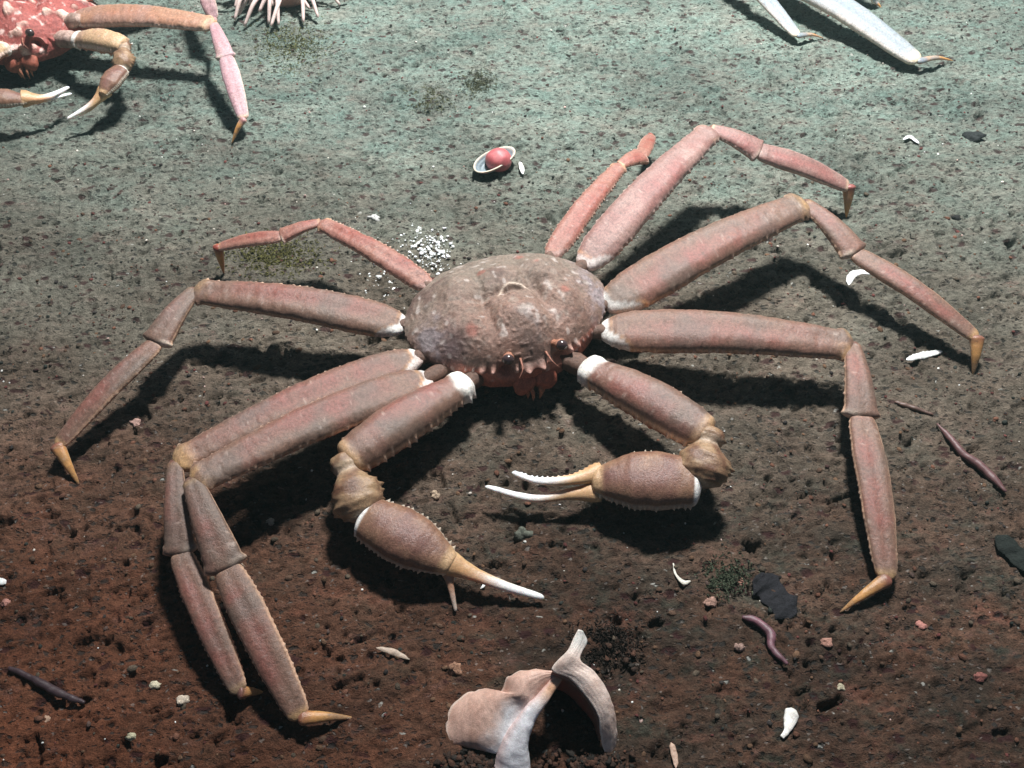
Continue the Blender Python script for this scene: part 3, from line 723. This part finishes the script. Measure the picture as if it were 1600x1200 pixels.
# big broken shell in the foreground
b0 = G(815, 1140)
bs = empty('broken_shell', b0)
tag(bs, 'large broken whelk shell with a dark opening at the bottom edge', 'shell')
gz = float(b0[2])
def Q(x, y, z): return P(x, y, z+gz)
V, F, u, v = rails([Q(738, 1172, .000), Q(705, 1160, .002), Q(699, 1120, .004), Q(722, 1088, .008), Q(756, 1078, .012), Q(783, 1086, .018), Q(792, 1060, .024), Q(826, 1046, .030), Q(868, 1050, .034)],
                   [Q(770, 1176, .006), Q(776, 1176, .008), Q(780, 1170, .010), Q(792, 1156, .014), Q(806, 1132, .018), Q(822, 1112, .022), Q(838, 1095, .026), Q(850, 1078, .029), Q(872, 1055, .033)], 90, 34, .010)
nz = fbm(V[:, 0]*110, V[:, 1]*110, V[:, 2]*110, 7, 4)
V[:, 2] += .0001*np.sin(v*46+nz*3)+.0006*nz; V[:, 0] += .0012*fbm(u*14, v*2, 0, 3, 3)*smooth(.25, 0, v); V[:, 1] += .0012*fbm(u*20, v*2, 0, 5, 3)*smooth(.25, 0, v)
C = mixc((.70, .46, .37), (.52, .31, .24), np.clip(.5+nz, 0, 1)); C = mixc(C, (.90, .88, .88), smooth(.55, .90, v+.25*nz)*smooth(.80, .35, u)); C = mixc(C, (.88, .72, .60), smooth(.06, .0, v)); C = mixc(C, (.22, .12, .08), smooth(.1, .45, fbm(V[:, 0]*60, V[:, 1]*60, 0, 77, 4))*.35)
solid(mesh_obj('whorl', V, F, M_chalk, bs, C), .0009)
# columella: white twisted pillar
V, F, T, A = loft([Q(878, 1052, .034), Q(850, 1088, .030), Q(826, 1118, .024), Q(806, 1160, .014), Q(800, 1200, .002)], [(0, .0022), (.3, .0036), (.55, .0050), (.8, .0080), (1, .0105)], .6, UPF, 70, 22, 2.2, ((1.0, 3, .001, .6),), .0005, 9)
C = mixc((.62, .36, .22), (.92, .90, .92), smooth(.15, .45, T)); C = mixc(C, (.74, .50, .46), smooth(.2, .9, np.cos(A))*.7)
mesh_obj('columella', V, F, M_chalk, bs, C)
# the outer lip: a broad arch round the opening, ending above in a spout
V, F, u, v = rails([Q(904, 984, .052), Q(886, 1018, .047), Q(862, 1046, .040), Q(890, 1060, .040), Q(915, 1086, .036), Q(932, 1115, .030), Q(938, 1150, .018), Q(946, 1186, .001)],
                   [Q(909, 986, .052), Q(917, 1004, .047), Q(905, 1030, .046), Q(930, 1052, .040), Q(952, 1090, .030), Q(962, 1130, .016), Q(962, 1160, .006), Q(956, 1190, -.002)], 100, 22, .004)
nz = fbm(V[:, 0]*110, V[:, 1]*110, V[:, 2]*110, 17, 4)
V[:, 2] += .00009*np.sin(v*36+nz*3)+.0004*nz; V[:, 0] += .0007*fbm(u*16, v*3, 0, 13, 3)
C = mixc((.84, .68, .60), (.68, .50, .42), np.clip(.5+nz, 0, 1)); C = mixc(C, (.82, .78, .72), smooth(.22, .05, u)); C = mixc(C, (.88, .74, .64), smooth(.15, .0, v)); C = mixc(C, (.24, .14, .10), smooth(.1, .5, fbm(V[:, 0]*60, V[:, 1]*60, 0, 79, 4))*.25)
solid(mesh_obj('outer_lip', V, F, M_chalk, bs, C), .0009)
# back wall of the opening, its shade put into the dark tint
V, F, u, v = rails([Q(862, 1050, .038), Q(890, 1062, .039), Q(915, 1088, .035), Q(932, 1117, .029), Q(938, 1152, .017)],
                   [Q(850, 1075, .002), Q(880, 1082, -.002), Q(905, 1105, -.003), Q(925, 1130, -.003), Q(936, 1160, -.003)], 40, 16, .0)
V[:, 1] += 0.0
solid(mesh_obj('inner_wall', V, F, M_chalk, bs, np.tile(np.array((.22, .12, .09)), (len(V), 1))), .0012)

# blue-grey valve holding a pink ball
def bivalve(name, px, py, wpx, aspect, rot, col, rim, depth_k=.35, tilt=0, label=None, group=None, up=True):
    c = G(px, py, .001); r = px2m(wpx, c)/2
    n, m = 26, 48
    rr = np.linspace(0, 1, n); aa = np.linspace(0, 2*math.pi, m, endpoint=False)
    R_, A_ = np.meshgrid(rr, aa, indexing='ij')
    out = 1+.10*np.cos(A_)+.05*np.cos(2*A_)+.03*np.cos(3*A_+1)
    x = R_*np.cos(A_)*out; y = R_*np.sin(A_)*out*aspect
    z = (R_**2)*depth_k*(1 if up else -1)+(0 if up else depth_k)+.012*np.sin(R_*28)
    ca, sa = math.cos(rot), math.sin(rot)
    tx = math.tan(tilt)
    V = np.stack([c[0]+r*(x*ca-y*sa), c[1]+r*(x*sa+y*ca), c[2]+r*(z+tx*x)], -1).reshape(-1, 3)
    nz = fbm(V[:, 0]*300, V[:, 1]*300, V[:, 2]*300, int(px), 3)
    C = mixc(col, np.array(col)*.75, np.clip(.5+nz, 0, 1)); C = mixc(C, rim, smooth(.88, .99, R_.ravel()))
    o = mesh_obj(name, V, grid_faces(n, m), M_chalk, None, C, origin=c); solid(o, r*.06)
    if label: tag(o, label, 'shell', group)
    return o
bivalve('empty_shell', 769, 263, 72, .60, math.radians(38), (.20, .25, .28), (.62, .55, .44), .42, math.radians(6), 'blue grey half shell with a pale rim, cupping a pink ball behind the large crab')
pb = G(779, 250, .0085); r = px2m(21, pb)
V, F = blob(pb, r, 18, 4, .07, (1, .95, .85))
nz = fbm(V[:, 0]*200, V[:, 1]*200, V[:, 2]*200, 3, 3)
o = mesh_obj('sea_anemone', V, F, M_soft, None, mixc((.46, .13, .135), (.34, .07, .08), np.clip(.5+nz, 0, 1)))
tag(o, 'closed round pink anemone sitting in the blue grey half shell', 'sea anemone')

def sliver(name, pts, wpx, col, label, cat='shell fragment', group=None, thick=.35, lift=.002, mat=None, spikes=(), prof=None, col2=None):
    p = [G(x, y, lift) for x, y in pts]; w = px2m(wpx, p[0])/2
    V, F, T, A = loft(p, [(q, w*s) for q, s in (prof or [(0, .15), (.12, .7), (.5, 1), (.85, .7), (1, .15)])], thick, np.array([0, -.2, 1.]), 50, 16, 2.1, spikes, (.0018 if cat == 'seaweed scrap' else .0008), int(pts[0][0]))
    nz = fbm(V[:, 0]*260, V[:, 1]*260, V[:, 2]*260, 3, 3)
    C = mixc(col, col2 or tuple(q*.8 for q in col), np.clip(.5+nz*1.3, 0, 1))
    o = mesh_obj(name, V, F, mat or M_chalk, None, C, origin=p[0]); tag(o, label, cat, group); return o
WH = (.80, .80, .77)
sliver('shell_fragment', [(1326, 446), (1330, 432), (1345, 425), (1360, 428)], 13, WH, 'bright white crescent shard under the outer leg at the right')
sliver('shell_fragment', [(1416, 562), (1442, 555), (1472, 549)], 12, WH, 'straight white shard with a serrated edge near the right leg tip', spikes=((0.0, 10, .0006, .5), (math.pi, 10, .0006, .5)))
sliver('shell_fragment', [(1411, 218), (1422, 214), (1436, 224)], 7, (.74, .76, .76), 'small curved white shard on the pale silt at the upper right')
sliver('shell_fragment', [(812, 253), (815, 262), (817, 272)], 8, WH, 'small upright white shard beside the blue grey shell')
sliver('shell_fragment', [(1052, 880), (1056, 897), (1068, 910), (1079, 908)], 5, (.70, .66, .56), 'thin curved shell rim lying right of the open claw', prof=[(0, .3), (.3, .8), (.8, 1.2), (1, .4)])
sliver('shell_fragment', [(1222, 1152), (1230, 1140), (1236, 1118), (1240, 1108)], 24, (.84, .80, .74), 'white chipped shell piece at the lower right', prof=[(0, .25), (.3, .4), (.6, .9), (.85, 1.0), (1, .4)])
sliver('shell_fragment', [(588, 1012), (612, 1018), (640, 1030)], 10, (.44, .34, .26), 'dull tan splinter between the front leg and the broken shell')
sliver('shell_fragment', [(744, 908), (752, 904), (756, 914), (750, 920)], 6, WH, 'tiny white curl under the left claw')
sliver('shell_fragment', [(1048, 1160), (1054, 1180), (1056, 1200)], 12, (.55, .36, .26), 'tan splinter at the bottom edge right of the broken shell')
sliver('worm', [(1160, 964), (1182, 970), (1204, 990), (1206, 1012), (1230, 1038)], 13, (.20, .085, .11), 'pink purple worm curled on the mud at the lower right', 'worm', prof=[(0, .5), (.1, .9), (.5, 1), (.85, .8), (1, .3)], thick=.9, mat=M_soft, lift=.003, col2=(.10, .05, .06))
sliver('worm', [(1464, 662), (1484, 684), (1506, 710), (1532, 728), (1572, 768)], 13, (.12, .055, .055), 'long dark red worm stretched across the mud at the right', 'worm', prof=[(0, .3), (.2, .7), (.6, 1), (.85, .9), (1, .4)], thick=.9, mat=M_soft, lift=.002, col2=(.12, .06, .06))
sliver('worm', [(1398, 628), (1424, 636), (1458, 648)], 9, (.12, .07, .055), 'short brown worm lying beside the right front leg', 'worm', thick=.9, lift=.0015, mat=M_soft)
sliver('worm', [(14, 1044), (50, 1060), (90, 1082), (132, 1098)], 13, (.05, .03, .034), 'dark purple stick-like worm at the lower left edge', 'worm', thick=.9, lift=.002, mat=M_soft, prof=[(0, .6), (.3, .8), (.7, 1), (1, .5)])
sliver('twig', [(338, 858), (360, 872), (384, 886)], 6, (.16, .11, .07), 'thin twig poking out beside the bent front leg', 'twig', thick=.9)
sliver('seaweed_scrap', [(1182, 902), (1200, 920), (1222, 945), (1240, 962)], 44, (.022, .022, .026), 'dark grey leaf shaped scrap lying flat at the lower right', 'seaweed scrap', thick=.10, lift=.001, mat=M_rock, spikes=((.3, 3, .0035, 1.5), (3.3, 2, .004, 1.5)), prof=[(0, .5), (.15, .9), (.5, 1), (.85, .9), (1, .4)])
sliver('seaweed_scrap', [(1556, 838), (1580, 858), (1612, 896)], 34, (.02, .025, .022), 'black scrap of weed at the right edge', 'seaweed scrap', thick=.12, lift=.001, mat=M_rock, spikes=((.3, 2, .0035, 1.5), (3.3, 3, .003, 1.5)))
sliver('shell_fragment', [(-6, 905), (3, 908), (9, 912)], 12, WH, 'white chip on the left edge of the picture')

# single pebbles and pale crumbs
def pebble(px, py, rpx, col, label, sq=.7, cat='pebble', name='pebble', mat=None, amp=.95, dz=.05):
    p = G(px, py, 0, True); r = px2m(rpx, p)
    V, F = blob(p+np.array([0, 0, r*dz]), r, 9, int(px), amp, (1.1, .9, sq))
    nz = fbm(V[:, 0]*300, V[:, 1]*300, V[:, 2]*300, 3, 3)
    o = mesh_obj(name, V, F, mat or M_rock, None, mixc(col, tuple(q*.6 for q in col), np.clip(.5+nz, 0, 1)), origin=p)
    tag(o, label, cat); return o
pebble(1520, 217, 12, (.03, .035, .035), 'black pebble on the pale silt at the upper right')
pebble(1493, 341, 7, (.03, .03, .03), 'small black pebble right of the far knee')
pebble(816, 838, 13, (.14, .15, .12), 'grey green lump of mud under the open claw', .9)
pebble(1160, 912, 8, (.50, .26, .20), 'small pink lump beside the dark scrap')
pebble(1110, 942, 9, (.46, .28, .22), 'pinkish lump left of the curled worm')
pebble(1290, 1004, 9, (.48, .26, .20), 'round pink lump below the right leg tip')
pebble(1438, 978, 9, (.52, .24, .20), 'round pink lump right of the right leg tip')
pebble(1530, 1058, 9, (.30, .12, .10), 'dull red lump near the lower right corner')
pebble(212, 662, 7, (.60, .38, .32), 'pale pink crumb below the bent left leg')
pebble(680, 775, 7, (.55, .42, .30), 'cream crumb between the claws', 1.0)
pebble(422, 816, 6, (.55, .48, .38), 'cream crumb right of the folded front leg')
pebble(10, 942, 7, (.60, .30, .24), 'pink crumb at the left edge')
pebble(243, 1071, 7, (.75, .68, .50), 'small cream chip at the lower left', .6)
pebble(285, 1096, 9, (.78, .66, .52), 'larger cream chip at the lower left', .8)
pebble(205, 1151, 7, (.70, .66, .45), 'yellowish chip near the bottom left corner', .6)
pebble(74, 1124, 7, (.62, .42, .30), 'tan chip near the bottom left corner', .6)
pebble(712, 1046, 10, (.46, .26, .17), 'orange brown crumb above the broken shell', 1.2)
pebble(1313, 1074, 6, (.62, .56, .40), 'yellowish crumb at the lower right', .8)
pebble(584, 341, 7, WH, 'lone bright white grain left of the cluster behind the crab', .9, 'grain', 'white_grain')
pebble(1155, 1012, 7, (.45, .30, .25), 'brown crumb left of the curled worm', .7)

def scatter(name, pts, label, cat, cols, sub=4, mat=None, kind='stuff', squash=.7, amp=.7):
    """many crumbs nobody could count, one object"""
    tv, tf = [], []
    for s in range(6): v, f = blob((0, 0, 0), 1.0, sub, s+1, amp); tv.append(v); tf.append(f)
    rs = np.random.RandomState(4); VV = []; FF = []; CC = []; o = 0
    for i, (p, r) in enumerate(pts):
        k = i % 6; a = rs.rand()*6.28; sx_ = .7+rs.rand()*.8; v = tv[k]*np.array([sx_, 1, squash])
        v = np.stack([v[:, 0]*math.cos(a)-v[:, 1]*math.sin(a), v[:, 0]*math.sin(a)+v[:, 1]*math.cos(a), v[:, 2]], -1)
        VV.append(v*r+p); FF += [tuple(int(q)+o for q in f) for f in tf[k]]; o += len(v)
        CC.append(np.tile(np.array(cols[rs.randint(len(cols))])*(.7+.6*rs.rand()), (len(v), 1)))
    ob = mesh_obj(name, np.vstack(VV), FF, mat or M_rock, None, np.vstack(CC)); tag(ob, label, cat, kind=kind); return ob
rs = np.random.RandomState(12)
# white grit behind the left of the crab
pts = []
for (cx, cy, sx_, sy_, n) in ((678, 395, 22, 22, 150), (655, 375, 22, 22, 60), (612, 440, 30, 22, 60), (650, 425, 30, 25, 24), (600, 385, 30, 30, 14)):
    for _ in range(n):
        x, y = cx+rs.randn()*sx_*.7, cy+rs.randn()*sy_*.7
        p = G(x, y, .0008); pts.append((p, px2m(.8+rs.rand()**3*3.0, p)))
scatter('white_grit', pts, 'cluster of bright white grit behind the large crab', 'grit', [(.86, .88, .88), (.8, .82, .8), (.6, .62, .6)], 4, M_chalk, amp=1.1)
# grit all over
pts = []
while len(pts) < 8500:
    x, y = rs.uniform(-.62, .62), rs.uniform(-.32, .66)
    if vnoise(x*9, y*9, 0, 77) < rs.rand()*.9: continue
    r = .0005+.0013*rs.rand()**4; z = float(ground_h(x, y)); pts.append((np.array([x, y, z+r*.1]), r))
scatter('dark_grit', pts, 'dark reddish grit strewn over the silt', 'grit', [(.05, .025, .022), (.035, .03, .028), (.12, .04, .035), (.03, .035, .03), (.09, .06, .05)], 3)
pts = []
while len(pts) < 420:
    x, y = rs.uniform(-.62, .62), rs.uniform(-.32, .66)
    r = .0005+.0010*rs.rand()**3; z = float(ground_h(x, y)); pts.append((np.array([x, y, z+r*.4]), r))
scatter('pale_crumbs', pts, 'tiny pale shell crumbs strewn over the silt', 'crumbs', [(.7, .7, .66), (.6, .55, .48), (.5, .34, .3)], 3, M_chalk)
pts = []
while len(pts) < 3000:
    x, y = rs.uniform(-.62, .62), rs.uniform(-.32, .5)
    if rs.rand() < smooth(-.1, .4, y): continue
    r = .0007+.0018*rs.rand()**3; z = float(ground_h(x, y)); pts.append((np.array([x, y, z]), r))
scatter('mud_crumbs', pts, 'brown crumbs of mud in the foreground', 'mud crumbs', [(.13, .075, .045), (.10, .06, .04), (.15, .07, .045), (.09, .07, .05)], 3)

# fuzzy olive weed patches
def weed(px, py, sx_, sy_, n, col, label):
    VV = []; FF = []; CC = []; o = 0
    r = np.random.RandomState(int(px))
    for _ in range(n):
        p = G(px+r.randn()*sx_*.5, py+r.randn()*sy_*.5, .0006); l = .0012+r.rand()*.0028; a = r.rand()*6.28
        d = np.array([math.cos(a), math.sin(a), 0])*l; sd = np.array([-d[1], d[0], 0])*.13
        q = [p-sd, p+sd, p+d*.5+sd*.8+[0, 0, l*.28], p+d+[0, 0, l*.12*r.rand()], p+d*.5-sd*.8+[0, 0, l*.28]]
        VV += q; FF.append((o, o+1, o+2, o+3, o+4)); o += 5
        c = np.array(col)*(.6+r.rand()*.8); CC += [c]*5
    ob = mesh_obj('weed_patch', np.array(VV), FF, M_weed, None, np.array(CC), False); tag(ob, label, 'weed', kind='stuff')
weed(455, 70, 60, 40, 1300, (.12, .125, .055), 'olive weed fuzz below the sea anemone')
weed(430, 398, 70, 30, 1400, (.125, .12, .045), 'olive weed fuzz under the thin red leg at the left')
weed(748, 130, 26, 22, 600, (.085, .09, .055), 'dark olive weed tuft at the top centre')
weed(668, 152, 36, 22, 600, (.12, .125, .07), 'pale olive weed patch left of the dark tuft')
weed(1135, 900, 40, 30, 450, (.07, .085, .055), 'green weed fuzz beside the thin curved shell rim')
weed(945, 1010, 46, 34, 900, (.035, .027, .022), 'black tuft of weed behind the broken shell')

# mud heaped against the broken shell
pts = []
for (cx, cy, sx_, sy_, n) in ((765, 1188, 34, 8, 260), (930, 1192, 26, 8, 160), (955, 1030, 18, 9, 30)):
    for _ in range(n):
        p = G(cx+rs.randn()*sx_, cy+rs.randn()*sy_, .001); pts.append((p+np.array([0, 0, .002*rs.rand()]), .0006+.0016*rs.rand()**2))
scatter('mud_clods', pts, 'dark clods of mud heaped against the broken shell', 'mud clods', [(.05, .032, .024), (.07, .04, .028), (.03, .026, .022), (.09, .045, .03)], 5, amp=1.3)
# the water itself
WATER = 1
if WATER:
    me = bpy.data.meshes.new('haze')
    x0, x1, y0, y1, z0, z1 = -34, 34, -34, 34, -1.2, 1.75
    me.from_pydata([(a, b, c_) for c_ in (z0, z1) for b in (y0, y1) for a in (x0, x1)], [], [(0, 2, 3, 1), (4, 5, 7, 6), (0, 1, 5, 4), (2, 6, 7, 3), (0, 4, 6, 2), (1, 3, 7, 5)])
    hz = bpy.data.objects.new('haze', me); COL.objects.link(hz); tag(hz, 'faintly teal water round everything', 'water', kind='stuff')
    m = bpy.data.materials.new('clear_water'); m.use_nodes = True; t = m.node_tree
    t.nodes.remove(t.nodes['Principled BSDF'])
    pv = t.nodes.new('ShaderNodeVolumePrincipled'); pv.inputs['Color'].default_value = (.55, .85, .82, 1); pv.inputs['Density'].default_value = .055
    pv.inputs['Anisotropy'].default_value = .3
    t.links.new(pv.outputs[0], t.nodes['Material Output'].inputs['Volume']); me.materials.append(m)
